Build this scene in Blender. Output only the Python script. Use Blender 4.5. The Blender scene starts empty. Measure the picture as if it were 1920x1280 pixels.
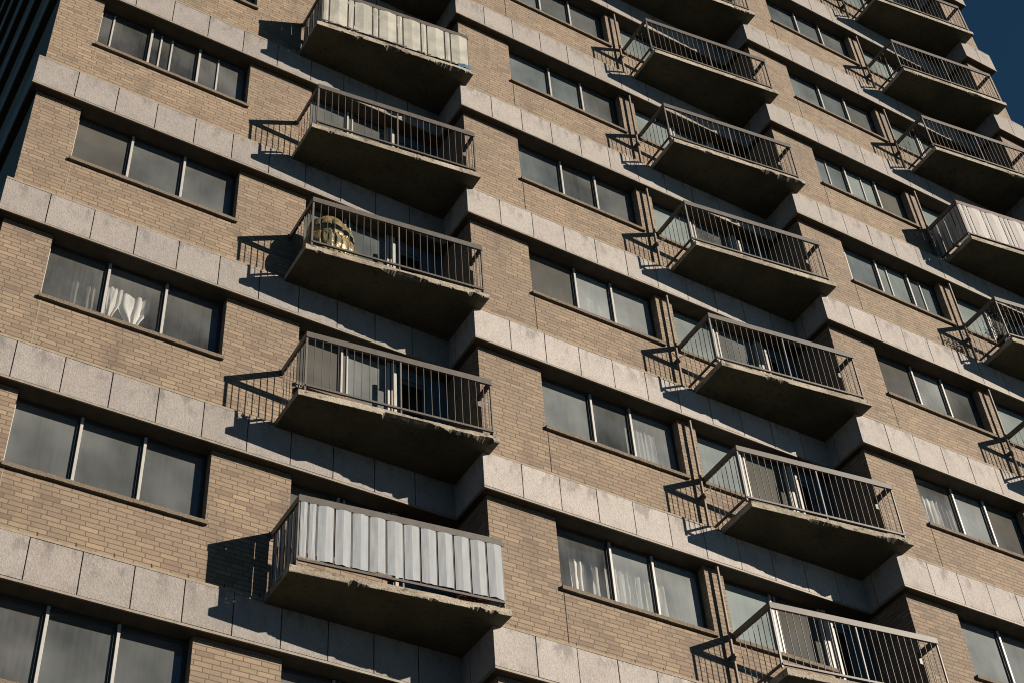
import bpy, bmesh, math, random
from mathutils import Matrix, Vector, noise
R = math.radians
S = bpy.context.scene
COL = S.collection

# ------------------------------------------------------------------ camera
RT = Vector((0.85911805, -0.50833904, -0.05922494))
DN = Vector((0.32168812, 0.62639261, -0.71003454))
FW = Vector((0.39803634, 0.59095153, 0.70167183))
cam = bpy.data.objects.new("camera", bpy.data.cameras.new("camera"))
COL.objects.link(cam)
cam.matrix_world = Matrix(((RT.x, -DN.x, -FW.x, -1.7179), (RT.y, -DN.y, -FW.y, -14.0396),
                           (RT.z, -DN.z, -FW.z, -10.1301), (0, 0, 0, 1)))
cam.data.sensor_width = 36.0
cam.data.sensor_fit = 'HORIZONTAL'
cam.data.lens = 2910.386 / 1920 * 36
cam.data.clip_end = 5000
S.camera = cam

# ------------------------------------------------------------------ sky and sun
SUN = Vector((0.95, -1.0, 0.54)).normalized()
EL = math.asin(SUN.z)
w = bpy.data.worlds.new("World")
S.world = w
w.use_nodes = True
nt = w.node_tree
bg = nt.nodes['Background']
sky = nt.nodes.new('ShaderNodeTexSky')
sky.sky_type = 'NISHITA'
sky.sun_disc = False
sky.sun_elevation = EL
sky.sun_rotation = math.atan2(SUN.x, SUN.y)
sky.altitude = 1500
sky.air_density = 0.32
sky.dust_density = 0.0
sky.ozone_density = 5.0
tint = nt.nodes.new('ShaderNodeMix'); tint.data_type = 'RGBA'; tint.blend_type = 'MULTIPLY'; tint.inputs[0].default_value = 1
tint.inputs[7].default_value = (.74, 1.09, .85, 1)      # sky colour multiplied, turning the blue slightly green
nt.links.new(sky.outputs[0], tint.inputs[6])
nt.links.new(tint.outputs[2], bg.inputs['Color'])
bg.inputs['Strength'].default_value = 0.05
sl = bpy.data.lights.new("sun", 'SUN')
sl.energy = 5.0
sl.angle = R(0.5)
sl.color = (1.0, 0.885, 0.74)
so = bpy.data.objects.new("sun", sl)
COL.objects.link(so)
so.rotation_euler = (-SUN).to_track_quat('-Z', 'Y').to_euler()
S.view_settings.view_transform = 'Standard'
S.view_settings.look = 'None'
S.view_settings.exposure = 0.98
S.view_settings.gamma = 1.0
S.cycles.filter_width = 1.05

# ------------------------------------------------------------------ measures (metres)
H = 2.74           # storey
HB = 0.576         # concrete band
EX, EY = 0.11, 0.135   # brick set back from the band at the sides / in front
GY = 0.285         # glass plane behind the band face
XO = [0.0, 6.608, 13.145, 19.50]
YO = [0.0, -0.764, -1.529, -2.30]
XEND = 20.45
NLO, NHI = -1, 11
PAN = 0.6

# ------------------------------------------------------------------ helpers
class MB:
    def __init__(s):
        s.v = []; s.f = []; s.m = []
    def quad(s, a, b, c, d, mi=0):
        i = len(s.v); s.v += [a, b, c, d]; s.f.append((i, i+1, i+2, i+3)); s.m.append(mi)
    def box(s, x0, x1, y0, y1, z0, z1, mi=0):
        i = len(s.v)
        s.v += [(x0, y0, z0), (x1, y0, z0), (x1, y1, z0), (x0, y1, z0), (x0, y0, z1), (x1, y0, z1), (x1, y1, z1), (x0, y1, z1)]
        for q in ((0, 3, 2, 1), (4, 5, 6, 7), (0, 1, 5, 4), (1, 2, 6, 5), (2, 3, 7, 6), (3, 0, 4, 7)):
            s.f.append(tuple(i+k for k in q)); s.m.append(mi)
    def bar(s, a, b, wd, ht, mi=0):
        """box beam between a and b, wd across, ht along z-ish"""
        a = Vector(a); b = Vector(b); d = (b-a).normalized()
        if abs(d.z) > .9:
            u = Vector((1, 0, 0)); v = Vector((0, 1, 0))
        else:
            v = Vector((0, 0, 1)); u = d.cross(v).normalized(); v = u.cross(d).normalized()
        i = len(s.v)
        for p in (a, b):
            for su, sv in ((-1, -1), (1, -1), (1, 1), (-1, 1)):
                s.v.append(tuple(p + u*su*wd/2 + v*sv*ht/2))
        for q in ((0, 3, 2, 1), (4, 5, 6, 7), (0, 1, 5, 4), (1, 2, 6, 5), (2, 3, 7, 6), (3, 0, 4, 7)):
            s.f.append(tuple(i+k for k in q)); s.m.append(mi)
    def tube(s, pts, r, n=6, mi=0):
        pts = [Vector(p) for p in pts]; base = len(s.v)
        for k, p in enumerate(pts):
            d = (pts[min(k+1, len(pts)-1)] - pts[max(k-1, 0)]).normalized()
            u = d.orthogonal().normalized(); v = d.cross(u)
            for j in range(n):
                a = 2*math.pi*j/n
                s.v.append(tuple(p + (u*math.cos(a)+v*math.sin(a))*r))
        for k in range(len(pts)-1):
            for j in range(n):
                a = base+k*n+j; b = base+k*n+(j+1) % n
                s.f.append((a, b, b+n, a+n)); s.m.append(mi)
    def build(s, name, mats, parent=None, bevel=0, smooth=False, loc=None):
        me = bpy.data.meshes.new(name)
        me.from_pydata([tuple(p) for p in s.v], [], s.f)
        if not isinstance(mats, (list, tuple)): mats = [mats]
        for m in mats: me.materials.append(m)
        for p, mi in zip(me.polygons, s.m): p.material_index = mi
        bm = bmesh.new(); bm.from_mesh(me)
        if name != 'pane': bmesh.ops.recalc_face_normals(bm, faces=bm.faces)
        bm.to_mesh(me); bm.free()
        if smooth:
            for p in me.polygons: p.use_smooth = True
        o = bpy.data.objects.new(name, me)
        COL.objects.link(o)
        if parent: o.parent = parent
        if bevel:
            b = o.modifiers.new('b', 'BEVEL'); b.width = bevel; b.segments = 2; b.limit_method = 'ANGLE'
        return o

def empty(name, loc=(0, 0, 0), parent=None):
    o = bpy.data.objects.new(name, None); COL.objects.link(o); o.location = loc
    o.empty_display_size = .2
    if parent: o.parent = parent
    return o

def tag(o, label=None, cat=None, group=None, kind=None):
    for k, v in (('label', label), ('category', cat), ('group', group), ('kind', kind)):
        if v: o[k] = v
    return o

# ------------------------------------------------------------------ materials
def mat(name):
    m = bpy.data.materials.new(name); m.use_nodes = True
    n = m.node_tree.nodes; b = n['Principled BSDF']
    return m, n, m.node_tree.links, b

def nd(n, t, **kw):
    x = n.new(t)
    for k, v in kw.items():
        if k in x.inputs: x.inputs[k].default_value = v
        else: setattr(x, k, v)
    return x

def ramp(n, stops, interp='LINEAR'):
    r = n.new('ShaderNodeValToRGB'); cr = r.color_ramp; cr.interpolation = interp
    while len(cr.elements) < len(stops): cr.elements.new(0.5)
    for e, (p, c) in zip(cr.elements, stops):
        e.position = p; e.color = (*c, 1)
    return r

KB = 0.51   # base colour scale, lowered so bounced light leaves the shade darker
def scale_albedo(n, l, c): return mixrgb(n, l, 1.0, c, (KB, KB, KB), 'MULTIPLY')

def mixrgb(n, l, fac, a, b, mode='MIX'):
    x = n.new('ShaderNodeMix'); x.data_type = 'RGBA'; x.blend_type = mode
    for s, v in ((x.inputs[0], fac), (x.inputs[6], a), (x.inputs[7], b)):
        if hasattr(v, 'is_linked') or isinstance(v, bpy.types.NodeSocket): l.new(v, s)
        elif isinstance(v, (tuple, list)): s.default_value = (*v, 1)
        else: s.default_value = v
    return x.outputs[2]

def math_(n, l, op, a, b=None):
    x = n.new('ShaderNodeMath'); x.operation = op
    for i, v in enumerate((a, b)):
        if v is None: continue
        if isinstance(v, bpy.types.NodeSocket): l.new(v, x.inputs[i])
        else: x.inputs[i].default_value = v
    return x.outputs[0]

def bump(n, l, b, h, st, dist=0.01):
    x = n.new('ShaderNodeBump'); x.inputs['Strength'].default_value = st; x.inputs['Distance'].default_value = dist
    l.new(h, x.inputs['Height']); l.new(x.outputs[0], b.inputs['Normal']); return x

def brick_mat():
    m, n, l, b = mat('tan_brick')
    tc = n.new('ShaderNodeTexCoord'); sp = n.new('ShaderNodeSeparateXYZ'); l.new(tc.outputs['Object'], sp.inputs[0])
    xy = math_(n, l, 'ADD', sp.outputs[0], sp.outputs[1])
    z = math_(n, l, 'ADD', sp.outputs[2], 68.5 * .4)
    row = math_(n, l, 'FLOOR', math_(n, l, 'DIVIDE', z, .0685))
    wn = n.new('ShaderNodeTexWhiteNoise'); wn.noise_dimensions = '1D'; l.new(row, wn.inputs['W'])
    jit = math_(n, l, 'MULTIPLY', wn.outputs['Value'], .11)
    wob = nd(n, 'ShaderNodeTexNoise', Scale=5.0, Detail=2.0); l.new(tc.outputs['Object'], wob.inputs['Vector'])
    wo = math_(n, l, 'MULTIPLY', math_(n, l, 'SUBTRACT', wob.outputs['Fac'], .5), .006)
    cx = n.new('ShaderNodeCombineXYZ')
    l.new(math_(n, l, 'ADD', math_(n, l, 'ADD', xy, jit), wo), cx.inputs[0]); l.new(math_(n, l, 'ADD', z, wo), cx.inputs[1])
    bt = n.new('ShaderNodeTexBrick'); l.new(cx.outputs[0], bt.inputs['Vector'])
    bt.inputs['Color1'].default_value = (0, 0, 0, 1); bt.inputs['Color2'].default_value = (1, 1, 1, 1)
    bt.inputs['Mortar'].default_value = (.5, .5, .5, 1)
    bt.inputs['Scale'].default_value = 1.0; bt.inputs['Mortar Size'].default_value = .0075
    bt.inputs['Mortar Smooth'].default_value = .25
    bt.inputs['Brick Width'].default_value = .222; bt.inputs['Row Height'].default_value = .0685
    r = ramp(n, [(0, (.285, .192, .138)), (.12, (.345, .240, .170)), (.35, (.385, .272, .192)), (.55, (.370, .272, .186)),
                 (.8, (.415, .298, .204)), (1, (.465, .338, .228))])
    l.new(bt.outputs['Color'], r.inputs['Fac'])
    # low frequency weathering and fine grain
    n1 = nd(n, 'ShaderNodeTexNoise', Scale=.9, Detail=5.0, Roughness=.6); l.new(tc.outputs['Object'], n1.inputs['Vector'])
    r1 = ramp(n, [(.3, (.82, .82, .85)), (.7, (1.08, 1.06, 1.03))]); l.new(n1.outputs['Fac'], r1.inputs['Fac'])
    c = mixrgb(n, l, 1.0, r.outputs[0], r1.outputs[0], 'MULTIPLY')
    n2 = nd(n, 'ShaderNodeTexNoise', Scale=70.0, Detail=3.0); l.new(tc.outputs['Object'], n2.inputs['Vector'])
    r2 = ramp(n, [(.3, (.82, .82, .82)), (.75, (1.1, 1.1, 1.1))]); l.new(n2.outputs['Fac'], r2.inputs['Fac'])
    c = mixrgb(n, l, 1.0, c, r2.outputs[0], 'MULTIPLY')
    # soot streaks
    mp = n.new('ShaderNodeMapping'); mp.inputs['Scale'].default_value = (2.2, 2.2, .5); l.new(tc.outputs['Object'], mp.inputs[0])
    n3 = nd(n, 'ShaderNodeTexNoise', Scale=1.2, Detail=4.0); l.new(mp.outputs[0], n3.inputs['Vector'])
    r3 = ramp(n, [(.55, (0, 0, 0)), (.78, (.5, .5, .5))]); l.new(n3.outputs['Fac'], r3.inputs['Fac'])
    c = mixrgb(n, l, r3.outputs[0], c, (.13, .095, .07))
    mo = mixrgb(n, l, .45, (.15, .105, .07), c)
    mo = mixrgb(n, l, .35, (.13, .092, .06), mo)
    c = mixrgb(n, l, bt.outputs['Fac'], c, mo)
    c = mixrgb(n, l, 1.0, scale_albedo(n, l, c), (.97, 1.01, 1.01), 'MULTIPLY')
    l.new(c, b.inputs['Base Color']); b.inputs['Roughness'].default_value = .9
    h = math_(n, l, 'ADD', math_(n, l, 'MULTIPLY', bt.outputs['Fac'], -1.0), math_(n, l, 'MULTIPLY', n2.outputs['Fac'], .35))
    bump(n, l, b, h, .55, .006)
    return m

def panel_mat():
    m, n, l, b = mat('exposed_aggregate_concrete')
    tc = n.new('ShaderNodeTexCoord'); g = n.new('ShaderNodeNewGeometry')
    ri = ramp(n, [(0, (.44, .38, .335)), (.35, (.47, .41, .365)), (.7, (.50, .435, .388)), (1, (.465, .392, .352))]); l.new(g.outputs['Random Per Island'], ri.inputs['Fac'])
    v = nd(n, 'ShaderNodeTexVoronoi', Scale=55.0); l.new(tc.outputs['Object'], v.inputs['Vector'])
    hs = n.new('ShaderNodeSeparateColor'); l.new(v.outputs['Color'], hs.inputs[0])
    rv = ramp(n, [(0, (.70, .68, .66)), (.5, (1, 1, 1)), (.9, (1.12, 1.1, 1.08)), (1, (1.35, 1.33, 1.3))]); l.new(hs.outputs[0], rv.inputs['Fac'])
    c = mixrgb(n, l, .5, ri.outputs[0], mixrgb(n, l, 1.0, ri.outputs[0], rv.outputs[0], 'MULTIPLY'))
    n1 = nd(n, 'ShaderNodeTexNoise', Scale=2.0, Detail=6.0, Roughness=.65); l.new(tc.outputs['Object'], n1.inputs['Vector'])
    r1 = ramp(n, [(.3, (.90, .895, .90)), (.65, (1.04, 1.035, 1.03))]); l.new(n1.outputs['Fac'], r1.inputs['Fac'])
    c = mixrgb(n, l, 1.0, c, r1.outputs[0], 'MULTIPLY')
    # grime that has run down from the coping
    sp = n.new('ShaderNodeSeparateXYZ'); l.new(tc.outputs['Object'], sp.inputs[0])
    zm = math_(n, l, 'MODULO', math_(n, l, 'ADD', sp.outputs[2], H*10), H)
    top = math_(n, l, 'MULTIPLY', math_(n, l, 'SUBTRACT', zm, .18), 2.5)
    mp = n.new('ShaderNodeMapping'); mp.inputs['Scale'].default_value = (1, 1, .45); l.new(tc.outputs['Object'], mp.inputs[0])
    n3 = nd(n, 'ShaderNodeTexNoise', Scale=6.0, Detail=6.0, Roughness=.65); l.new(mp.outputs[0], n3.inputs['Vector'])
    s = math_(n, l, 'MULTIPLY', top, math_(n, l, 'SUBTRACT', n3.outputs['Fac'], .50))
    x = n.new('ShaderNodeClamp'); l.new(math_(n, l, 'MULTIPLY', s, 5.5), x.inputs[0]); x.inputs['Max'].default_value = .55
    c = mixrgb(n, l, x.outputs[0], c, (.16, .14, .125))
    oi = n.new('ShaderNodeObjectInfo'); c = mixrgb(n, l, 1.0, c, oi.outputs['Color'], 'MULTIPLY')
    l.new(scale_albedo(n, l, c), b.inputs['Base Color']); b.inputs['Roughness'].default_value = .92
    bump(n, l, b, v.outputs['Distance'], .5, .006)
    return m

def plain(name, col, rough=.7, var=.15, scale=8, bs=.2, metallic=0, spec=.3, det=5):
    m, n, l, b = mat(name)
    tc = n.new('ShaderNodeTexCoord')
    n1 = nd(n, 'ShaderNodeTexNoise', Scale=float(scale), Detail=float(det), Roughness=.6); l.new(tc.outputs['Object'], n1.inputs['Vector'])
    lo = tuple(c*(1-var) for c in col); hi = tuple(min(1, c*(1+var)) for c in col)
    r = ramp(n, [(.3, lo), (.7, hi)]); l.new(n1.outputs['Fac'], r.inputs['Fac'])
    l.new(scale_albedo(n, l, r.outputs[0]), b.inputs['Base Color']); b.inputs['Roughness'].default_value = rough
    b.inputs['Metallic'].default_value = metallic; b.inputs['Specular IOR Level'].default_value = spec
    if bs: bump(n, l, b, n1.outputs['Fac'], bs, .005)
    return m

def slab_mat():
    """balcony concrete: cream paint left on it, spalled grey-brown and black mould where it has broken away"""
    m, n, l, b = mat('spalling_balcony_concrete')
    tc = n.new('ShaderNodeTexCoord'); g = n.new('ShaderNodeNewGeometry')
    mp = n.new('ShaderNodeMapping'); mp.inputs['Scale'].default_value = (1, 1, 1.8); l.new(tc.outputs['Object'], mp.inputs[0])
    oi = n.new('ShaderNodeObjectInfo')
    va = n.new('ShaderNodeVectorMath'); va.operation = 'ADD'; l.new(mp.outputs[0], va.inputs[0]); l.new(oi.outputs['Location'], va.inputs[1])
    n1 = nd(n, 'ShaderNodeTexNoise', Scale=7.0, Detail=8.0, Roughness=.7); l.new(va.outputs[0], n1.inputs['Vector'])
    r = ramp(n, [(.32, (.06, .05, .038)), (.40, (.30, .255, .19)), (.46, (.62, .54, .42)), (.7, (.78, .69, .55))]); l.new(n1.outputs['Fac'], r.inputs['Fac'])
    n2 = nd(n, 'ShaderNodeTexNoise', Scale=1.7, Detail=4.0); l.new(va.outputs[0], n2.inputs['Vector'])
    r2 = ramp(n, [(.35, (.60, .58, .55)), (.6, (1, 1, 1))]); l.new(n2.outputs['Fac'], r2.inputs['Fac'])
    c = mixrgb(n, l, 1.0, r.outputs[0], r2.outputs[0], 'MULTIPLY')
    l.new(scale_albedo(n, l, c), b.inputs['Base Color']); b.inputs['Roughness'].default_value = .9
    n4 = nd(n, 'ShaderNodeTexNoise', Scale=28.0, Detail=6.0, Roughness=.7); l.new(va.outputs[0], n4.inputs['Vector'])
    bump(n, l, b, math_(n, l, 'ADD', n1.outputs['Fac'], n4.outputs['Fac']), .9, .02)
    return m

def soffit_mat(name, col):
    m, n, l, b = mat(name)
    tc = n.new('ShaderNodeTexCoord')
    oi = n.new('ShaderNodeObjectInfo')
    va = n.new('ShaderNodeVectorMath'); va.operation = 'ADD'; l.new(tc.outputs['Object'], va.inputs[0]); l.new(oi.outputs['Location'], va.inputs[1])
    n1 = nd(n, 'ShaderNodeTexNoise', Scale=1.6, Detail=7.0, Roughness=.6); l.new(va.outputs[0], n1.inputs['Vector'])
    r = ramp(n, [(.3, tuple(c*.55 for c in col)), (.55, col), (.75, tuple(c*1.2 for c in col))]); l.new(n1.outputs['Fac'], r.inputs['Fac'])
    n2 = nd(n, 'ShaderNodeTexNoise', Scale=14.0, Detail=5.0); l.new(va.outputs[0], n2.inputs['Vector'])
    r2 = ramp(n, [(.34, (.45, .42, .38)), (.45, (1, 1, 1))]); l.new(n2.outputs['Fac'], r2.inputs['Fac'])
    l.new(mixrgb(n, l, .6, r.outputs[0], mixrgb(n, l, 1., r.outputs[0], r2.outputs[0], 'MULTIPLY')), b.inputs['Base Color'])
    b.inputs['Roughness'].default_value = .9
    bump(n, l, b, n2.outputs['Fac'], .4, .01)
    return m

def glass_mat(name, film, dust, amount, streak=1.0):
    """window glass with a dusty film whose cloudy patches also paint in sky reflections"""
    m = bpy.data.materials.new(name); m.use_nodes = True
    n = m.node_tree.nodes; l = m.node_tree.links; n.clear()
    out = n.new('ShaderNodeOutputMaterial')
    tc = n.new('ShaderNodeTexCoord')
    oi = n.new('ShaderNodeObjectInfo')
    mp = n.new('ShaderNodeMapping'); mp.inputs['Scale'].default_value = (1.1, 1.1, .9); l.new(tc.outputs['Object'], mp.inputs[0])
    n1 = nd(n, 'ShaderNodeTexNoise', Scale=1.1, Detail=3.0, Roughness=.5); l.new(mp.outputs[0], n1.inputs['Vector'])
    mp2 = n.new('ShaderNodeMapping'); mp2.inputs['Scale'].default_value = (24, 24, 1.6); l.new(tc.outputs['Object'], mp2.inputs[0])
    n2 = nd(n, 'ShaderNodeTexNoise', Scale=1.0, Detail=3.0); l.new(mp2.outputs[0], n2.inputs['Vector'])
    f = math_(n, l, 'ADD', math_(n, l, 'MULTIPLY', math_(n, l, 'SUBTRACT', n1.outputs['Fac'], .5), 1.0),
              math_(n, l, 'MULTIPLY', math_(n, l, 'SUBTRACT', n2.outputs['Fac'], .5), .16*streak))
    f = math_(n, l, 'ADD', f, math_(n, l, 'MULTIPLY', math_(n, l, 'SUBTRACT', oi.outputs['Random'], .5), .22))  # film tone per pane also imitates varied sky reflections
    fac = n.new('ShaderNodeClamp'); l.new(math_(n, l, 'ADD', f, amount), fac.inputs[0])
    fac.inputs['Min'].default_value = .08; fac.inputs['Max'].default_value = .95
    d = n.new('ShaderNodeBsdfDiffuse'); d.inputs['Color'].default_value = (dust[0]*.37, dust[1]*.38, dust[2]*.38, 1)
    t = n.new('ShaderNodeBsdfTransparent'); t.inputs['Color'].default_value = (*film, 1)
    gl = n.new('ShaderNodeBsdfGlossy'); gl.inputs['Roughness'].default_value = .05; gl.inputs['Color'].default_value = (.8, .9, 1, 1)
    bp = nd(n, 'ShaderNodeTexNoise', Scale=2.5, Detail=1.0); l.new(tc.outputs['Object'], bp.inputs['Vector'])
    bu = n.new('ShaderNodeBump'); bu.inputs['Strength'].default_value = .035; bu.inputs['Distance'].default_value = .02
    l.new(bp.outputs['Fac'], bu.inputs['Height']); l.new(bu.outputs[0], gl.inputs['Normal'])
    m1 = n.new('ShaderNodeMixShader'); l.new(fac.outputs[0], m1.inputs[0]); l.new(t.outputs[0], m1.inputs[1]); l.new(d.outputs[0], m1.inputs[2])
    lw = n.new('ShaderNodeLayerWeight'); lw.inputs['Blend'].default_value = .5
    frv = math_(n, l, 'ADD', math_(n, l, 'MULTIPLY', math_(n, l, 'POWER', lw.outputs['Facing'], 5.0), .9), .06)
    m2 = n.new('ShaderNodeMixShader'); l.new(frv, m2.inputs[0]); l.new(m1.outputs[0], m2.inputs[1]); l.new(gl.outputs[0], m2.inputs[2])
    l.new(m2.outputs[0], out.inputs[0])
    return m

def cloth_mat(name, col, trans=.35, lines=0):
    m, n, l, b = mat(name)
    tc = n.new('ShaderNodeTexCoord')
    n1 = nd(n, 'ShaderNodeTexNoise', Scale=9.0, Detail=4.0); l.new(tc.outputs['Object'], n1.inputs['Vector'])
    r = ramp(n, [(.3, tuple(c*.93 for c in col)), (.7, col)]); l.new(n1.outputs['Fac'], r.inputs['Fac'])
    c = r.outputs[0]
    if lines:
        wv = nd(n, 'ShaderNodeTexWave', Scale=float(lines), Distortion=2.5, Detail=2.0); wv.bands_direction = 'Z'
        l.new(tc.outputs['Object'], wv.inputs['Vector'])
        rr = ramp(n, [(.0, (.45, .46, .47)), (.55, (1, 1, 1))]); l.new(wv.outputs['Fac'], rr.inputs['Fac'])
        c = mixrgb(n, l, .8, c, mixrgb(n, l, 1.0, c, rr.outputs[0], 'MULTIPLY'))
        n5 = nd(n, 'ShaderNodeTexNoise', Scale=3.0, Detail=3.0); l.new(tc.outputs['Object'], n5.inputs['Vector'])
        r5 = ramp(n, [(.4, (.75, .77, .78)), (.6, (1, 1, 1))]); l.new(n5.outputs['Fac'], r5.inputs['Fac'])
        c = mixrgb(n, l, 1.0, c, r5.outputs[0], 'MULTIPLY')
    l.new(c, b.inputs['Base Color']); b.inputs['Roughness'].default_value = .75
    bump(n, l, b, n1.outputs['Fac'], .22, .012)
    if trans:
        tr = n.new('ShaderNodeBsdfTranslucent'); l.new(c, tr.inputs['Color'])
        mx = n.new('ShaderNodeMixShader'); mx.inputs[0].default_value = trans
        l.new(b.outputs[0], mx.inputs[1]); l.new(tr.outputs[0], mx.inputs[2])
        l.new(mx.outputs[0], n['Material Output'].inputs[0])
    return m

M = dict(
    brick=brick_mat(), panel=panel_mat(), slab=slab_mat(),
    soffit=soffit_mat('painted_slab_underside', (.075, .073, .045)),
    broken=plain('broken_concrete', (.20, .17, .125), .95, .6, 16, 1.0, det=8), deck=plain('balcony_deck', (.10, .095, .085), .9, .3, 4),
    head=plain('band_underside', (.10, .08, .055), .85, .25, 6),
    joint=plain('dark_joint', (.03, .026, .022), .9, .2, 20),
    lip=plain('drip_edge', (.33, .285, .23), .6, .25, 10),
    coping=plain('coping_mortar', (.40, .33, .245), .85, .2, 14),
    sill=plain('rough_stone_sill', (.215, .172, .128), .9, .45, 45, .8),
    alu=plain('window_aluminium', (.55, .53, .49), .45, .1, 6, .05, .0, .5),
    alu_dark=plain('window_dark_frame', (.035, .035, .035), .5, .1, 6, .05, .0, .5),
    blue=plain('faded_blue_frame', (.10, .15, .20), .5, .2, 6, .05, 0, .5),
    rail=plain('taupe_rail_paint', (.135, .118, .104), .5, .18, 12, .15, 0, .4),
    bars=plain('dark_taupe_bars', (.115, .100, .088), .55, .18, 12, .15, 0, .3),
    rail_brown=plain('reddish_rail_paint', (.17, .105, .095), .5, .18, 12, .15, 0, .4),
    pipe=plain('downpipe_paint', (.27, .22, .175), .6, .25, 12, .2),
    inside=plain('room_inside', (.10, .10, .10), .9, .2, 2),
    interior_wall=plain('room_wall', (.16, .15, .14), .9, .2, 2),
    ground=plain('asphalt', (.030, .028, .026), .9, .3, .4),
    roof=plain('roof_gravel', (.2, .19, .18), .9, .3, 5),
    white=plain('white_frame', (.55, .52, .47), .5, .12, 10, .1),
    rubble=plain('dark_pot', (.06, .05, .045), .8, .3, 20, .3),
    red=plain('red_plastic', (.28, .03, .03), .4, .2, 8),
    leaf=plain('dry_plant', (.09, .085, .05), .8, .4, 20),
    screen_grey=cloth_mat('grey_white_sheet', (.265, .285, .305), .15),
    screen_cream=cloth_mat('cream_woven_blind', (.46, .44, .38), .2, 55),
    screen_lilac=cloth_mat('pale_quilted_sheet', (.40, .38, .365), .2),
    tarp=cloth_mat('blue_tarpaulin', (.03, .09, .17), .1),
    curtain=cloth_mat('white_sheer_curtain', (.80, .77, .74), .35),
    curtain_warm=cloth_mat('beige_curtain', (.60, .52, .44), .3),
    curtain_dim=cloth_mat('dim_net_curtain', (.17, .16, .15), .3),
    curtain_grey=cloth_mat('grey_net_curtain', (.40, .39, .37), .3),
    curtain_blue=cloth_mat('pale_blue_cloth', (.12, .42, .55), .2),
    g_grey=glass_mat('grey_dusty_glass', (.85, .88, .88), (.40, .415, .41), .46),
    g_taupe=glass_mat('insect_screen_glass', (.35, .34, .33), (.27, .255, .23), .72, .3),
    g_blue=glass_mat('blue_grey_glass', (.85, .92, .95), (.46, .52, .54), .52),
    g_teal=glass_mat('pale_green_glass', (.8, .88, .86), (.57, .64, .63), .68),
    g_pale=glass_mat('pale_hazy_glass', (.93, .95, .97), (.66, .69, .69), .56),
    g_clear=glass_mat('clear_glass', (.93, .95, .95), (.52, .52, .51), .32),
    g_dark=glass_mat('dark_door_glass', (.4, .45, .5), (.10, .12, .14), .15),
)

# ------------------------------------------------------------------ ground
mb = MB(); mb.box(-400, 400, -400, 400, -12.4, -12.0)
tag(mb.build('ground', M['ground']), kind='structure')

# ------------------------------------------------------------------ the building
B = empty('apartment_building', (0, 0, -12))
tag(B, 'tall tan brick apartment block stepped in bays, with pale concrete bands and spalling balconies', 'apartment building')
class Off:
    """building parts are written in world coordinates and parented to the Empty at its base"""
def part(mb, name, mats, parent=None, **kw):
    o = mb.build(name, mats, parent or B, **kw)
    if parent is None: o.location = (0, 0, 12)
    return o

WDX = [(.762, 3.205), (1.163, 3.600), (1.100, 3.520)]       # main window of each bay
O2 = [4.286, 3.925, 3.850]                                   # left edge of the opening behind the balcony
WEND = 5.76                                                  # window meets door there
OEND = [6.608 + EX, 6.537 + EX, 6.355 + EX]
WSEEN = [range(0, 8), range(0, 9), range(1, 10)]
XN = XO[1:] + [XEND]
WEST = 13.0

# --- concrete bands (the middle and right bays have paler, smoother panels low down)
TONE = [(.9, .9, .9, .9, .88, .86, .86), (1.12, 1.16, 1.30, 1.28, 1.18, 1.08, .98, .95), (1.12, 1.14, 1.22, 1.22, 1.18, 1.05, .98, .94), (.9,)]
rnd = random.Random(4)
for b in range(4):
    x0, x1, y0 = XO[b], XN[b], YO[b]
    yb = WEST if b == 0 else YO[b-1]
    for n in range(NLO, NHI + 1):
        z = n * H
        mb = MB()
        g = .006
        if b < 3:
            xs = [x0 + PAN*i for i in range(11)] + [x1 + .0]
        else:
            xs = [x0, (x0+x1)/2, x1]
        for i in range(len(xs)-1):
            dz = rnd.uniform(-.003, .003); dy = rnd.uniform(0, .004)
            a = xs[i] + (g if i else 0); c = xs[i+1] - (g if i < len(xs)-2 or b == 3 else -.05)
            mb.box(a, c, y0 + dy, y0 + .05, z + dz, z + HB + dz)
        # return panels facing left
        L = yb - (y0 + .05)
        ys = [y0 + .052]
        while ys[-1] + .62 < yb: ys.append(ys[-1] + (.53 if len(ys) == 1 else .6))
        ys.append(yb + (0 if b == 0 else .05))
        for i in range(len(ys)-1):
            mb.box(x0 + rnd.uniform(0, .003), x0 + .05, ys[i] + (g if i else 0), ys[i+1] - (g if i < len(ys)-2 else 0), z, z + HB)
        if b == 3:
            for i in range(5):
                mb.box(x1 - .05, x1, y0 + .06 + i*.6, y0 + .06 + i*.6 + .59, z, z + HB)
        band = part(mb, 'concrete_band', M['panel'], bevel=.003)
        v = TONE[b][min(n - NLO, len(TONE[b]) - 1)]; band.color = (v*.955, v*1.01, v*1.065, 1)
        # dark backing with the underside
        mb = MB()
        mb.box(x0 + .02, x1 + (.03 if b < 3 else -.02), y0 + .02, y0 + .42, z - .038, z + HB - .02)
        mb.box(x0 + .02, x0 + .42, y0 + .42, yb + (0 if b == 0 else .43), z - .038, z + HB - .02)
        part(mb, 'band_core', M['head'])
        mb = MB()   # drip edge
        zz = z - .010
        mb.box(x0 - .004, x1 + (.0 if b < 3 else .004), y0 - .004, y0 + .018, z - .040, zz)
        mb.box(x0 - .004, x0 + .018, y0 + .018, yb, z - .045, zz)
        mb.box(x0 + .012, x1 - (.0 if b < 3 else .012), y0 + .008, y0 + .03, zz, z)
        part(mb, 'drip_edge', M['lip'])
        mb = MB()   # coping
        zt = z + HB
        mb.box(x0 + .004, x1 + (0 if b < 3 else -.004), y0 + .006, y0 + EY + .01, zt + .009, zt + .042)
        mb.box(x0 + .004, x0 + EX + .01, y0 + EY + .01, yb, zt + .009, zt + .042)
        part(mb, 'coping', M['coping'])

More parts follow.
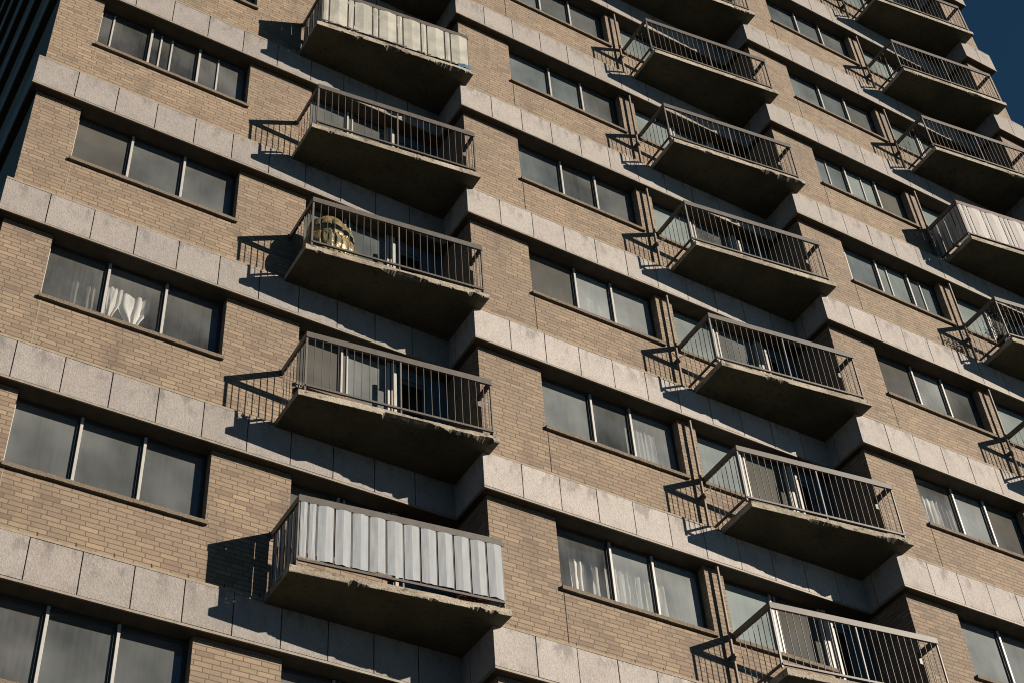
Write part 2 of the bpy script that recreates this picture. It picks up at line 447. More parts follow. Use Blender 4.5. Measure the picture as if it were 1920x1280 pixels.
# --- brick walls, one mesh per bay and storey
def wall(mb, x0, x1, y0, y1, z0, z1, mi=0): mb.box(x0, x1, y0, y1, z0, z1, mi)
TH = .34
for b in range(4):
    X, Y = XO[b], YO[b]
    for n in range(NLO + 1, NHI + 1):
        zt = n*H - .038; zb = (n-1)*H + HB + .01
        mb = MB()
        yb = WEST if b == 0 else YO[b-1] + .9
        if b == 3:
            mb.box(X + EX, XEND - EX, Y + EY, Y + TH, zb, zt)
            mb.box(XEND - EX - .3, XEND - EX, Y + TH, Y + 3.5, zb, zt)
        elif n in WSEEN[b]:
            w0, w1 = WDX[b]; zs = n*H - 1.225
            mb.box(X + EX, X + w0, Y + EY, Y + TH, zb, zt)
            mb.box(X + w0, X + w1, Y + EY, Y + TH, zb, zs)
            mb.box(X + w1, X + O2[b], Y + EY, Y + TH, zb, zt)
            mb.box(X + O2[b], X + WEND, Y + EY, Y + TH, zb, zs)
            mb.box(X + WEND, X + OEND[b], Y + EY, Y + TH, zb, (n-1)*H + .66)
        else:
            mb.box(X + EX, X + OEND[b], Y + EY, Y + TH, zb, zt)
        mb.box(X + EX, X + EX + .3, Y + TH, yb, zb, zt)
        # open vertical joints above the band
        k = X + .40
        while k < X + (5.7 if b < 3 else .6):
            mb.box(k, k + .011, Y + EY - .0015, Y + EY + .01, zb + .128, zb + .185, 1)
            k += .444
        part(mb, 'brick_wall', [M['brick'], M['joint']])
        if b < 3 and n in WSEEN[b]:      # movement joint under the window corner
            mb = MB(); xj = X + WDX[b][0] + .015
            mb.box(xj, xj + .012, Y + EY - .002, Y + EY + .02, zb, n*H - 1.226)
            part(mb, 'movement_joint', M['coping' if b == 0 else 'joint'])
mb = MB(); mb.box(EX, XEND - EX, .5, WEST, -12, NLO*H - .04)
for b in range(4): mb.box(XO[b] + EX, XN[b] + EX - (0 if b < 3 else 2*EX), YO[b] + EY, .5, -12, NLO*H - .04)
part(mb, 'lower_wall', M['brick'])
mb = MB(); mb.box(0, XEND, .5, WEST, NHI*H + HB, NHI*H + HB + .3)
for b in range(4): mb.box(XO[b], XN[b], YO[b], .5, NHI*H + HB, NHI*H + HB + .3)
part(mb, 'roof', M['roof'])
# rooms: storey slabs and back wall, seen through the glass
mb = MB()
for b in range(3):
    for n in range(NLO, NHI + 1):
        mb.box(XO[b] + .42, XN[b] + .1, YO[b] + .42, YO[b] + 4.4, n*H - .036, n*H + .2)
    mb.box(XO[b] + .42, XN[b] + .1, YO[b] + 4.0, YO[b] + 4.2, NLO*H, NHI*H)
    mb.box(XO[b] + 3.7, XO[b] + 3.8, YO[b] + TH + .01, YO[b] + 4.0, NLO*H, NHI*H)
part(mb, 'interior', M['interior_wall'])

# --- windows
def window(b, n, panes, bars=(), jamb=True):
    X, Y = XO[b], YO[b]; w0, w1 = WDX[b]; z1 = n*H - .04; z0 = n*H - 1.165
    gy = Y + GY
    m3 = [w0 + (w1-w0)/3, w0 + 2*(w1-w0)/3]
    m3 = [m3[0] - .005, m3[1] - .02] if b == 0 else [w0 + .93 - .02, w0 + 1.61]
    if b == 2 and bars: m3 = [X*0 + 1.985, 2.77]
    mb = MB()
    fw = .028
    mb.box(X + w0, X + w0 + fw, gy - .04, gy + .03, z0, z1, 0 if jamb else 1)
    mb.box(X + w1 - .05, X + w1, gy - .012, gy + .05, z0, z1, 1)
    mb.box(X + w0 + fw, X + w1 - .05, gy - .012, gy + .05, z1 - .05, z1, 1)
    mb.box(X + w0 + fw, X + w1 - .05, gy - .03, gy + .05, z0, z0 + .025, 1)
    for k, xm in enumerate(m3):
        mb.box(X + xm, X + xm + .036, gy - .045, gy + .03, z0 + .025, z1 - .02, 0)
        mb.box(X + xm - .028, X + xm, gy - .018, gy + .03, z0 + .025, z1 - .02, 1)
    for xb in bars:
        mb.box(X + xb, X + xb + .026, gy - .015, gy + .02, z0 + .025, z1 - .05, 0)
    wnd = part(mb, 'window', [M['alu'], M['alu_dark']], bevel=.002)
    edges = [w0 + fw] + [None]*0
    e = [(w0 + fw, m3[0] - .028), (m3[0] + .036, m3[1] - .028), (m3[1] + .036, w1 - .05)]
    for (a, c), pm in zip(e, panes):
        mb = MB(); yq = gy + .006; mb.quad((X + a, yq, z0 + .025), (X + c, yq, z0 + .025), (X + c, yq, z1 - .05), (X + a, yq, z1 - .05))
        o = mb.build('pane', M[pm], wnd)
    mb = MB()   # rough sill
    nseg = 24; xs = [X + w0 - .02 + (w1-w0+.04)*i/nseg for i in range(nseg+1)]
    for i in range(nseg):
        mb.box(xs[i], xs[i+1], Y + EY - .048 + rnd.uniform(-.002, .002), gy, z0 - .060 + rnd.uniform(-.002, .002), z0 + rnd.uniform(-.003, .0))
    mb.build('sill', M['sill'], wnd)
    return wnd

def opening2(b, n, panes, post=True):
    X, Y = XO[b], YO[b]; a = O2[b]; z1 = n*H - .04; z0 = n*H - 1.165; zd = (n-1)*H + .66
    gy = Y + GY; xm = 4.99 if b == 0 else 4.83 - (.05 if b == 2 else 0); xe = WEND
    mb = MB()
    mb.box(X + a, X + a + .025, gy - .03, gy + .03, z0, z1, 1)
    mb.box(X + xm, X + xm + .03, gy - .04, gy + .03, z0, z1 - .02, 0)
    mb.box(X + xm + .09, X + xm + .12, gy - .02, gy + .03, z0, z1 - .02, 0)
    mb.box(X + xm + .03, X + xm + .09, gy - .01, gy + .03, z0, z1 - .02, 1)
    mb.box(X + a + .025, X + xe, gy - .012, gy + .05, z1 - .05, z1, 1)
    mb.box(X + xe - .035, X + xe, gy - .04, gy + .05, z0, z1, 0)
    mb.box(X + a + .025, X + xe, gy - .03, gy + .04, z0, z0 + .022, 1)
    wnd = part(mb, 'window', [M['alu'], M['alu_dark']], bevel=.002)
    for (p, q), pm in zip(((a + .025, xm), (xm + .12, xe - .035)), panes):
        m2 = MB(); yq = gy + .006; m2.quad((X + p, yq, z0 + .02), (X + q, yq, z0 + .02), (X + q, yq, z1 - .05), (X + p, yq, z1 - .05)); m2.build('pane', M[pm], wnd)
    m2 = MB(); m2.box(X + a - .02, X + xe, Y + EY - .048, gy, z0 - .060, z0 - .001); m2.build('sill', M['sill'], wnd)
    # door
    xr = OEND[b] - .02
    mb = MB()
    if n < 5: mb.box(X + xe - .035, X + xe + .01, Y + .055, Y + .10, zd, z1 - (.36 if b else .38), 1)  # post stops where its sunlit part stops; shadow line put into the shape
    mb.box(X + xe + .02, X + xe + .10, gy - .05, gy + .05, zd, z1, 1)
    mb.box(X + xe + .10, X + xe + .15, gy - .01, gy + .05, zd, z1, 0)
    mb.box(X + xe + .15, X + xr - .33, gy - .01, gy + .05, z1 - .20, z1, 0)
    mb.box(X + xr - .33, X + xr, gy - .02, gy + .05, zd, z1, 0)
    d = part(mb, 'balcony_door', [M['blue'], M['white']], bevel=.002)
    mb = MB()
    c0, c1 = xe + .15, xr - .33
    for (q0, q1) in ((zd, zd + .12), (zd + .95, zd + 1.02), (z1 - .26, z1 - .20)):
        mb.box(X + c0, X + c1, gy + .015, gy + .05, q0, q1)
    mb.box(X + c0, X + c0 + .05, gy + .012, gy + .05, zd, z1 - .2); mb.box(X + c1 - .05, X + c1, gy + .012, gy + .05, zd, z1 - .2)
    leaf = mb.build('door_leaf', M['blue'], d)
    mb = MB(); mb.quad((X + c0 + .05, gy + .03, zd + .12), (X + c1 - .05, gy + .03, zd + .12), (X + c1 - .05, gy + .03, z1 - .26), (X + c0 + .05, gy + .03, z1 - .26))
    mb.build('pane', M['g_dark'], d)

WP = {
    (0, 0): ('g_clear', 'g_grey', 'g_grey'), (0, 1): ('g_grey', 'g_grey', 'g_grey'), (0, 2): ('g_clear', 'g_clear', 'g_clear'),
    (0, 3): ('g_taupe', 'g_grey', 'g_grey'), (0, 4): ('g_clear', 'g_clear', 'g_clear'), (0, 5): ('g_blue',)*3,
    (1, 0): ('g_blue',)*3, (1, 1): ('g_clear', 'g_pale', 'g_pale'), (1, 2): ('g_pale', 'g_grey', 'g_pale'),
    (1, 3): ('g_taupe', 'g_pale', 'g_pale'), (1, 4): ('g_blue', 'g_grey', 'g_grey'), (1, 5): ('g_blue', 'g_blue', 'g_grey'),
    (1, 6): ('g_blue', 'g_grey', 'g_grey'), (1, 7): ('g_blue',)*3,
    (2, 1): ('g_pale',)*3, (2, 2): ('g_clear', 'g_pale', 'g_taupe'), (2, 3): ('g_taupe', 'g_pale', 'g_grey'),
    (2, 4): ('g_blue', 'g_teal', 'g_blue'), (2, 5): ('g_blue', 'g_teal', 'g_taupe'), (2, 6): ('g_blue', 'g_blue', 'g_grey'),
}
BARS = {(0, 4): (.97, 1.745, 1.925, 2.705), (2, 4): (1.27, 2.27, 3.10), (2, 5): (1.52, 2.42)}
P2 = {(0, 2): ('g_taupe', 'g_pale'), (0, 3): ('g_grey', 'g_blue'), (0, 4): ('g_grey', 'g_grey'), (0, 1): ('g_grey', 'g_grey'),
      (1, 1): ('g_teal', 'g_taupe'), (1, 2): ('g_teal', 'g_taupe'), (1, 3): ('g_teal', 'g_grey'), (1, 4): ('g_teal', 'g_grey'),
      (2, 3): ('g_teal', 'g_teal'), (2, 4): ('g_teal', 'g_grey')}
for b in range(3):
    for n in WSEEN[b]:
        window(b, n, WP.get((b, n), ('g_blue', 'g_blue', 'g_grey')), BARS.get((b, n), ()), jamb=(b == 0 or (b, n) == (1, 4)))
        opening2(b, n, P2.get((b, n), ('g_teal', 'g_grey') if b else ('g_grey', 'g_blue')))

# --- downpipes on the narrow piers
for b in (1, 2):
    X, Y = XO[b], YO[b]; xp = X + (3.775 if b == 1 else 3.70)
    mb = MB(); mb.box(xp - .016, xp + .016, Y + EY - .100, Y + EY - .058, -12, NHI*H)
    o = part(mb, 'downpipe', M['pipe'], bevel=.006)
    mb = MB()
    for n in range(0, NHI):
        z = n*H + 1.2
        mb.box(xp - .04, xp + .04, Y + EY - .09, Y + EY + .005, z, z + .03)
    mb.build('bracket', M['pipe'], o)
    for n in range(1, 9):      # cable looped from the pipe to the sill
        mb = MB(); z = n*H + 1.47; pts = []
        for i in range(13):
            t = i/12
            pts.append((xp + .03 + .20*t, Y + EY - .05 - .02*math.sin(math.pi*t), z + .02*t - .06*math.sin(math.pi*t)))
        mb.tube(pts, .008, 5); part(mb, 'cable', M['alu_dark'])

# --- balconies
SL = [dict(x0=3.965, yl=-.70, x1=6.715, yr=-1.035), dict(x0=3.955, yl=-.70, x1=6.665, yr=-1.035), dict(x0=3.835, yl=-.70, x1=6.52, yr=-1.06)]
RL = [dict(x0=4.065, yl=-.675, x1=6.665, yr=-.975, zt=1.71), dict(x0=3.915, yl=-.675, x1=6.555, yr=-1.005, zt=1.67), dict(x0=3.80, yl=-.69, x1=6.40, yr=-1.035, zt=1.67)]

def balcony(b, n, chip=.5, seed=1, rail='rail'):
    X, Y = XO[b], YO[b]; s = SL[b]; r = RL[b]; z = n*H
    root = empty('balcony', (X, Y, z + 12), B)
    # slab: a loft along the front edge with a broken lower arris
    N = 170; mb = MB(); rows = []; cs = []
    zt, zb = .66, .55
    for i in range(N+1):
        t = i/N; x = s['x0'] + (s['x1']-s['x0'])*t; yf = s['yl'] + (s['yr']-s['yl'])*t
        q = noise.noise(Vector((x*1.5, seed*7.3, 0)))*.8 + .35*noise.noise(Vector((x*4.3, seed*3.1, 5))) + .22*noise.noise(Vector((x*9, seed, 9))) + .10*noise.noise(Vector((x*31, seed, 2)))
        c = max(0, q*2.4 + (chip - 1.02)) * chip * 1.6
        if t < .05 or t > .965: c *= .1
        c = min(c, .95); cs.append(c)
        u = noise.noise(Vector((x*9, seed*2.2, 3)))*.004
        tb = max(0, noise.noise(Vector((x*2.3, seed*5.1, 11))) + .15*noise.noise(Vector((x*17, seed, 4))) - .35 + chip*.2)*.06*chip
        yb = Y*0 + .02
        rows.append([(x, yb, zb), (x, yf + .16, zb + .001), (x, yf + .004 + c*.095, zb + c*.002), (x, yf + .001 + c*.05 + u*c*2, zb + .004 + c*.026),
                     (x, yf + u*.5 + c*.006, zb + .012 + c*.048), (x, yf + u*.5, zt - .012 - tb), (x, yf + .015 + tb, zt - tb*.6), (x, yf + .15, zt), (x, yb, zt)])
    # wrap the far end round to the face of the next bay
    base = len(mb.v)
    for rr in rows: mb.v += rr
    K = 9
    for i in range(N):
        for k in range(K-1):
            a = base + i*K + k
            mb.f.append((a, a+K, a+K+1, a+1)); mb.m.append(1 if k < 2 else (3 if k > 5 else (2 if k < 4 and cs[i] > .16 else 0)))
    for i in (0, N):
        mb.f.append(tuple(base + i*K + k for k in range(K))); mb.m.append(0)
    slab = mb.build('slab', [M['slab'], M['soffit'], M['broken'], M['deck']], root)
    # end block that laps in front of the next bay
    # railing
    x0, yl, x1, yr, zt = r['x0'], r['yl'], r['x1'], r['yr'], r['zt']
    pw = EY
    fl = Vector((x0, yl, 0)); fr = Vector((x1, yr, 0)); wl = Vector((x0 - .0, EY, 0)); wr = Vector((x1 + .02, (YO[b+1]-Y) + EY, 0))
    up = Vector((0, 0, 1))
    mb = MB()
    d = (fr-fl).normalized()
    mb.bar(fl - d*.018 + up*(zt-.05), fr + d*.018 + up*(zt-.05), .036, .10)
    mb.bar(wl + up*(zt-.05), fl + Vector((0, .018, 0)) + up*(zt-.05), .036, .098)
    mb.bar(fr + Vector((0, .018, 0)) + up*(zt-.05), wr + up*(zt-.05), .036, .098)
    mb.build('top_rail', M[rail], root, bevel=.004)
    zb2 = .765 if b == 0 else .715
    mb = MB()
    mb.bar(fl + up*zb2, fr + up*zb2, .03, .034)
    mb.bar(wl + up*zb2, fl + Vector((0, .015, 0)) + up*zb2, .03, .033)
    mb.bar(fr + Vector((0, .015, 0)) + up*zb2, wr + up*zb2, .03, .033)
    mb.build('bottom_rail', M[rail], root, bevel=.003)
    for p in (fl, fl.lerp(fr, .5), fr):
        mb = MB(); hw = .010 if p is not fl else .013
        mb.box(p.x-hw, p.x+hw, p.y-.004, p.y+.022, .655, zt - .1)
        mb.build('post', M[rail], root)
    mb = MB(); NB = 24; rb = random.Random(seed*13 + b)
    for i in range(1, NB):
        if i == 12: continue
        p = fl.lerp(fr, i/NB); h = .0065
        j = rb.uniform(-.004, .004)
        i0 = len(mb.v)
        mb.bar((p.x, p.y, zb2), (p.x + j, p.y, zt - .09), .0064, .010)
    for i in range(1, 8):
        p = wl.lerp(fl, i/8); mb.bar((p.x, p.y, zb2), (p.x + rb.uniform(-.003, .003), p.y, zt - .09), .0075, .0075)
    for i in range(1, 4):
        p = fr.lerp(wr, i/4); mb.bar((p.x, p.y, zb2), (p.x, p.y + rb.uniform(-.004, .004), zt - .09), .008, .008)
    mb.build('baluster_infill', M['bars'], root)
    mb = MB(); mb.box(wr.x - .03, wr.x + .03, wr.y - .012, wr.y, zt - .2, zt - .02); mb.build('wall_plate', M[rail], root)
    mb = MB(); mb.box(wl.x - .03, wl.x + .03, EY - .008, EY, zt - .13, zt + .01); mb.build('wall_plate', M[rail], root)
    return root

BAL = [(0, 0, .95, 3), (0, 1, .75, 5), (0, 2, .9, 8), (0, 3, 1.0, 11), (0, 4, .85, 14), (0, 5, .6, 17),
       (1, 0, .5, 21), (1, 1, .45, 22), (1, 2, .55, 23), (1, 3, .6, 24), (1, 4, .8, 25), (1, 5, .35, 26), (1, 6, .5, 27), (1, 7, .5, 28),
       (2, 1, .5, 31), (2, 2, .6, 32), (2, 3, .6, 33), (2, 4, .6, 34), (2, 5, .35, 35), (2, 6, .5, 36), (2, 7, .5, 37), (2, 8, .5, 38)]
for b, n, c, sd in BAL:
    balcony(b, n, c, sd, 'rail_brown' if (b, n) == (2, 4) else 'rail')

# ------------------------------------------------------------------ things on the balconies
def sheet(mb, p0, p1, z0, z1, fold=.02, seed=0, nz=10, nx=8, sag=.01, side=1, rag=.02):
    """one cloth strip between two points with a fold down its middle"""
    p0 = Vector(p0); p1 = Vector(p1); d = (p1-p0); nrm = Vector((d.y, -d.x, 0)).normalized() * side
    i0 = len(mb.v)
    for k in range(nz+1):
        for i in range(nx+1):
            t = i/nx; q = k/nz
            f = fold*(1 - abs(2*t-1)) + .0035*noise.noise(Vector((t*3 + seed, q*2.5, seed*2.0)))
            zlo = z0 + rag*noise.noise(Vector((t*2.5 + seed*3, 1.3, 0)))
            zhi = z1 + rag*.4*noise.noise(Vector((t*4 + seed*3, 7.3, 0)))
            zz = zlo + (zhi-zlo)*q
            mb.v.append(tuple(p0 + d*t + nrm*f + Vector((0, 0, zz))))
    for k in range(nz):
        for i in range(nx):
            a = i0 + k*(nx+1) + i
            mb.f.append((a, a+1, a+nx+2, a+nx+1)); mb.m.append(0)

def screen(b, n, m, plan, zlo, zhi, label, fold=.02, off=.0, rag=.02, sidegap=True):
    X, Y = XO[b], YO[b]; r = RL[b]
    root = empty('privacy_screen', (X, Y, n*H))
    tag(root, label, 'privacy screen')
    fl = Vector((r['x0'], r['yl'] + off, 0)); fr = Vector((r['x1'], r['yr'] + off, 0))
    mb = MB()
    for k, (a, c) in enumerate(plan):
        sheet(mb, fl.lerp(fr, a/24) + Vector((.013, 0, 0)), fl.lerp(fr, c/24) - Vector((.013, 0, 0)), zlo, zhi, fold if c-a > 1.2 else .004, k + n, rag=rag)
    o = mb.build('front_sheet', m, root, smooth=False)
    so = o.modifiers.new('t', 'SOLIDIFY'); so.thickness = .002
    mb = MB(); wl = Vector((r['x0'] + .012, EY - .03, 0)); f2 = fl + Vector((.012, .02, 0))
    N = 4
    for k in range(N):
        sheet(mb, wl.lerp(f2, k/N + .01), wl.lerp(f2, (k+1)/N - .01), zlo - .01, zhi, .01, k + 40, rag=rag)
    o = mb.build('side_sheet', m, root); so = o.modifiers.new('t', 'SOLIDIFY'); so.thickness = .002
    mb = MB(); wr = Vector((r['x1'], YO[b+1]-Y + EY - .01, 0))
    sheet(mb, fr + Vector((0, .03, 0)), wr, zlo, zhi, .01, 77)
    o = mb.build('end_sheet', m, root); so = o.modifiers.new('t', 'SOLIDIFY'); so.thickness = .002
    return root

screen(0, 0, M['screen_grey'], [(0, 1), (1, 2)] + [(i, i+2) for i in range(2, 22, 2)] + [(22, 24)], .80, 1.612,
       'light grey folded sheets lining the lowest balcony railing in the left column', fold=.011, off=-.012)
screen(0, 4, M['screen_cream'], [(0, 1), (1, 4), (4, 5), (5, 8), (8, 9), (9, 12), (12, 13), (13, 16), (16, 17), (17, 20), (20, 21), (21, 24)], .745, 1.615,
       'cream woven blinds strapped to a railing near the top of the left column', fold=.014, off=-.010, rag=.03)
screen(2, 4, M['screen_lilac'], [(0, 1), (1, 2), (2, 5), (5, 6), (6, 9), (9, 10), (10, 11), (11, 14), (14, 15), (15, 18), (18, 19), (19, 22), (22, 24)], .70, 1.585,
       'pale padded sheets tied behind a reddish brown railing in the right column', fold=.012, off=-.008, rag=.01)

# blue tarpaulin under the cream blinds
mb = MB(); sheet(mb, (6.45, -.985, 0), (6.69, -1.015, 0), .665, .765, .015, 5, rag=.03)
o = mb.build('tarpaulin', M['tarp']); o.location = (XO[0], YO[0], 4*H)
so_ = o.modifiers.new('t', 'SOLIDIFY'); so_.thickness = .006
tag(o, 'crumpled blue tarpaulin poking out under the right end of the cream blinds', 'tarpaulin')

def bundle():
    m, n, l, b = mat('gold_olive_foil')
    tc = n.new('ShaderNodeTexCoord')
    n1 = nd(n, 'ShaderNodeTexNoise', Scale=5.0, Detail=5.0, Roughness=.6); l.new(tc.outputs['Object'], n1.inputs['Vector'])
    r = ramp(n, [(.3, (.045, .047, .028)), (.45, (.11, .10, .05)), (.56, (.19, .145, .065)), (.64, (.30, .165, .05)), (.75, (.34, .27, .14))]); l.new(n1.outputs['Fac'], r.inputs['Fac'])
    l.new(r.outputs[0], b.inputs['Base Color']); b.inputs['Roughness'].default_value = .36; b.inputs['Metallic'].default_value = .2
    bump(n, l, b, n1.outputs['Fac'], .8, .05)
    root = empty('wrapped_bundle', (XO[0] + 4.55, -.22, 2*H + .66))
    tag(root, 'tall bulging bundle in olive and gold wrapping behind the railing of a left column balcony', 'bundle')
    NT, NZ = 168, 18
    for tier, (z0, z1, R0, R1, nseg, ph) in enumerate(((.0, .38, .36, .41, 13, .2), (.36, .74, .42, .40, 12, .9), (.72, 1.10, .40, .30, 11, .5), (1.07, 1.27, .28, .12, 8, .3))):
        mb = MB()
        for k in range(NZ+1):
            q = k/NZ; z = z0 + (z1-z0)*(.5 - .5*math.cos(math.pi*q)); bul = math.sin(math.pi*q)**.55
            Rm = R0 + (R1-R0)*q
            for i in range(NT):
                a = 2*math.pi*i/NT
                sg = abs(math.sin(a*nseg/2 + ph + .25*math.sin(3*a) + .5*(q-.5)))
                lob = min(1.0, sg*2.6)**.6
                rr = Rm*(.66 + .24*bul + .12*bul*lob) + .018*noise.noise(Vector((math.cos(a)*3, math.sin(a)*3, z*4 + tier)))
                mb.v.append((rr*math.cos(a), rr*math.sin(a)*.74, z + .012*math.sin(a*2 + tier) - .02*math.cos(a)))
        for k in range(NZ):
            for i in range(NT):
                a = k*NT + i; c = k*NT + (i+1) % NT
                mb.f.append((a, c, c+NT, a+NT)); mb.m.append(0)
        mb.f.append(tuple(NZ*NT + i for i in range(NT))); mb.m.append(0)
        mb.f.append(tuple(NT-1-i for i in range(NT))); mb.m.append(0)
        mb.build('padded_ring', m, root, smooth=True)
bundle()

def pot():
    root = empty('flower_pot', (XO[0] + 4.03, -.52, 1*H + .66))
    tag(root, 'small dark flower pot with dry grey stems outside the second lowest left balcony railing', 'flower pot')
    mb = MB(); n = 14
    for (r, z) in ((.045, 0), (.065, .10), (.07, .10), (.07, .12), (.055, .12), (.05, .09)):
        for i in range(n): mb.v.append((r*math.cos(2*math.pi*i/n), r*math.sin(2*math.pi*i/n), z))
    for k in range(5):
        for i in range(n):
            mb.f.append((k*n+i, k*n+(i+1) % n, (k+1)*n+(i+1) % n, (k+1)*n+i)); mb.m.append(0)
    mb.f.append(tuple(range(n))); mb.m.append(0); mb.f.append(tuple(5*n+i for i in range(n))); mb.m.append(0)
    mb.build('pot', M['rubble'], root, smooth=False)
    mb = MB(); rr = random.Random(2)
    for i in range(16):
        a = rr.uniform(0, 6.28); h = rr.uniform(.05, .12); q = rr.uniform(.02, .09)
        mb.tube([(0, 0, .08), (q*.5*math.cos(a), q*.5*math.sin(a), .10 + h*.6), (q*math.cos(a), q*math.sin(a), .10 + h)], .005, 4)
    mb.build('stems', M['screen_cream'], root)
pot()

def shrub():
    root = empty('potted_plant', (XO[2] + 3.93, YO[2] - .45, 3*H + .66))
    tag(root, 'scraggly dark potted plant in the front left corner of a right column balcony', 'plant')
    mb = MB(); n = 14
    for (r, z) in ((.07, 0), (.10, .18), (.11, .18), (.11, .21), (.08, .21)):
        for i in range(n): mb.v.append((r*math.cos(2*math.pi*i/n), r*math.sin(2*math.pi*i/n), z))
    for k in range(4):
        for i in range(n):
            mb.f.append((k*n+i, k*n+(i+1) % n, (k+1)*n+(i+1) % n, (k+1)*n+i)); mb.m.append(0)
    mb.f.append(tuple(range(n))); mb.m.append(0); mb.f.append(tuple(4*n+i for i in range(n))); mb.m.append(0)
    mb.build('pot', M['rubble'], root)
    mb = MB(); rr = random.Random(7)
    for i in range(34):
        a = rr.uniform(0, 6.28); h = rr.uniform(.2, .6); q = rr.uniform(.05, .28)
        p = [(0, 0, .2), (q*.5*math.cos(a), q*.5*math.sin(a), .2 + h*.6), (q*math.cos(a), q*math.sin(a), .2 + h), (q*1.25*math.cos(a+.4), q*1.25*math.sin(a+.4), .2 + h*.9)]
        mb.tube(p, .004, 4)
        for j in range(9):
            c = Vector(p[2]) + Vector((rr.uniform(-.08, .08), rr.uniform(-.08, .08), rr.uniform(-.1, .08)))
            u = Vector((rr.uniform(-1, 1), rr.uniform(-1, 1), rr.uniform(-1, 1))).normalized()*.022; v = u.orthogonal().normalized()*.01
            mb.quad(tuple(c-u), tuple(c+v), tuple(c+u), tuple(c-v))
    mb.build('foliage', M['leaf'], root)
shrub()

def crate():
    mb = MB()
    mb.box(-.16, .16, -.08, .08, 0, .015)
    for i in range(7): mb.box(-.16 + i*.05, -.16 + i*.05 + .02, -.085, -.075, .015, .12); mb.box(-.16 + i*.05, -.16 + i*.05 + .02, .075, .085, .015, .12)
    mb.box(-.17, .17, -.09, -.07, .10, .13); mb.box(-.17, .17, .07, .09, .10, .13); mb.box(-.17, -.15, -.07, .07, .0, .13); mb.box(.15, .17, -.07, .07, .0, .13)
    o = mb.build('crate', M['red']); o.location = (XO[0] + 6.28, -.80, .66); o.rotation_euler = (0, 0, -.12)
    tag(o, 'low red plastic crate on the slab under the light grey balcony sheets', 'crate')
crate()

# ------------------------------------------------------------------ curtains behind the glass
def curtain(b, n, x0, x1, zlo, zhi, m, label, amp=.022, waves=9, slant=0, name='curtain', gather=None, dy=.075):
    X, Y = XO[b], YO[b]
    root = None
    mb = MB(); nx, nz = max(24, int(waves*8)), 14
    for k in range(nz+1):
        for i in range(nx+1):
            t = i/nx; q = k/nz
            xx = x0 + (x1-x0)*t
            if gather: xx = gather + (xx-gather)*(1 - .62*math.exp(-((q-.32)/.26)**2))
            top = zhi - slant*t + .05*noise.noise(Vector((t*5, n, b)))
            zz = zlo + (top-zlo)*q
            ph = t*waves*6.283 + 2.6*noise.noise(Vector((t*3.3 + x0, q*.8, n))); am = amp*(.55 + .9*abs(noise.noise(Vector((t*6 + x1, q*.7, n + 5)))))
            y = GY + dy + am*math.sin(ph) + .35*am*math.sin(ph*2.3 + 1) + .015*noise.noise(Vector((t*9, q*5, n+3)))
            mb.v.append((xx, y, zz))
    for k in range(nz):
        for i in range(nx):
            a = k*(nx+1) + i
            mb.f.append((a, a+1, a+nx+2, a+nx+1)); mb.m.append(0)
    o = mb.build(name, M[m], smooth=True); o.location = (X, Y, n*H)
    so = o.modifiers.new('t', 'SOLIDIFY'); so.thickness = .003
    tag(o, label, 'curtain', 'curtains hanging behind the windows')
    return o
curtain(1, 1, 1.60, 2.05, -1.12, -.06, 'curtain', 'white sheer curtain in the left pane of the lowest middle column window', waves=5, dy=.24)
curtain(1, 1, 2.14, 2.72, -1.12, -.06, 'curtain', 'white pleated curtain filling the middle pane of the lowest middle column window', waves=6, dy=.20)
curtain(1, 1, 2.80, 3.15, -1.12, -.06, 'curtain', 'white curtain edge in the right pane of the lowest middle column window', waves=3, dy=.22)
curtain(1, 3, 2.45, 2.76, -1.12, -.30, 'curtain_warm', 'small beige curtain low in the pane right of the brown screen, middle column', waves=2.5, slant=.2, dy=.2)
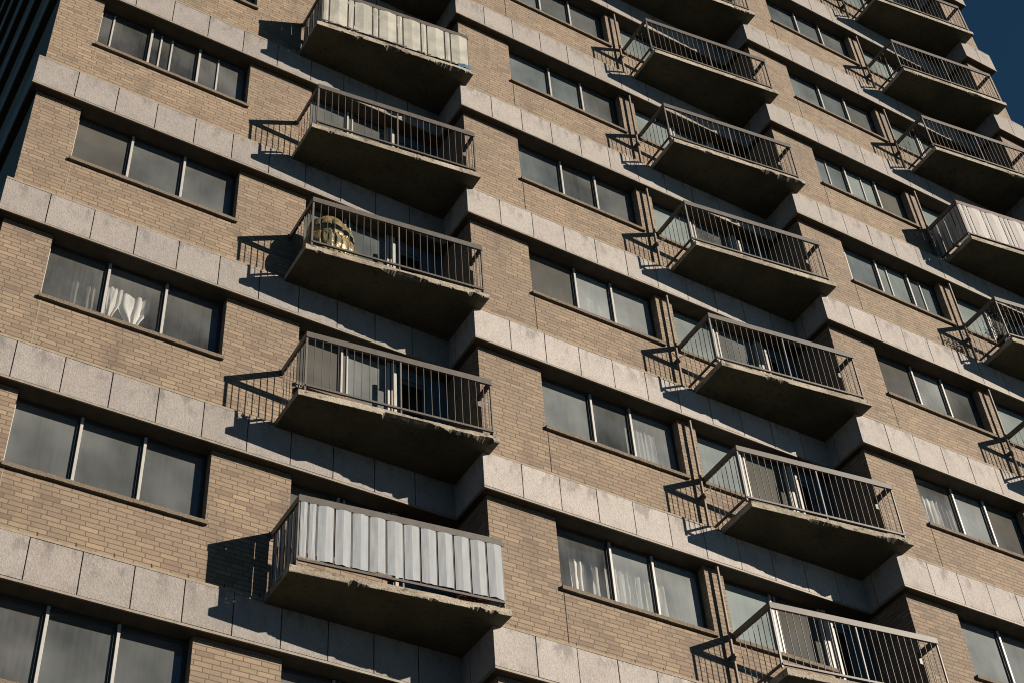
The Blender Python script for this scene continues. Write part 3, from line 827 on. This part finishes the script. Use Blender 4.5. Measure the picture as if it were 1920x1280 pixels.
curtain(1, 3, 1.66, 2.0, -1.12, -.35, 'curtain_warm', 'beige curtain behind the brown insect screen of a middle column window', waves=3, dy=.22)
curtain(0, 2, 1.22, 1.52, -1.12, -.25, 'curtain_dim', 'faint grey net curtain in the pane left of the bunched white cloth', waves=4, dy=.24)
curtain(0, 2, 1.63, 1.86, -1.12, -.28, 'curtain', 'narrow white curtain pulled aside just left of the bunched white cloth', waves=1.6, gather=1.70, dy=.16)
curtain(0, 2, 1.80, 2.25, -1.08, -.34, 'curtain', 'bunched white cloth above a blue hem in the middle pane of a left column window', waves=2.6, gather=2.05, dy=.16, slant=-.06, amp=.034)
curtain(0, 2, 1.86, 2.16, -1.13, -1.06, 'curtain_blue', 'pale blue hem cloth lying on the sill under the bunched white cloth', waves=2, amp=.01, dy=.05)
curtain(2, 2, 1.15, 1.95, -1.12, -.06, 'curtain', 'long white net curtain in the left pane of the lowest full right column window', waves=8, dy=.16)
curtain(2, 2, 2.08, 2.62, -1.12, -.06, 'curtain', 'white net curtain in the middle pane of the lowest full right column window', waves=6, dy=.20)
curtain(1, 1, 3.98, 4.40, -1.12, -.06, 'curtain', 'white net curtain beside the downpipe above the lowest middle column balcony', waves=4, dy=.24)

curtain(1, 2, 2.80, 3.50, -1.12, -.06, 'curtain_grey', 'thin grey curtain across the right pane of the second lowest middle column window', waves=9, dy=.14, amp=.014)
curtain(2, 3, 2.10, 2.60, -1.12, -.06, 'curtain_grey', 'thin grey curtain in the middle pane beside the brown screen, right column', waves=6, dy=.2, amp=.014)
curtain(1, 2, 3.98, 4.60, -1.12, -.06, 'curtain_grey', 'thin grey curtain beside the downpipe above the second lowest middle column balcony', waves=5, dy=.2, amp=.014)

# dark box at the right end of a high balcony
mb = MB(); mb.box(-.11, .11, -.09, .09, 0, .16); mb.box(-.125, .125, -.105, .105, .16, .19); mb.box(-.03, .03, -.01, .01, .19, .25)
o = mb.build('storage_box', M['alu_dark'], bevel=.008); o.location = (XO[2] + 6.27, YO[2] - .86, 6*H + .66)
tag(o, 'small dark lidded box at the right end of a balcony near the top right', 'box')

bpy.context.view_layer.update()
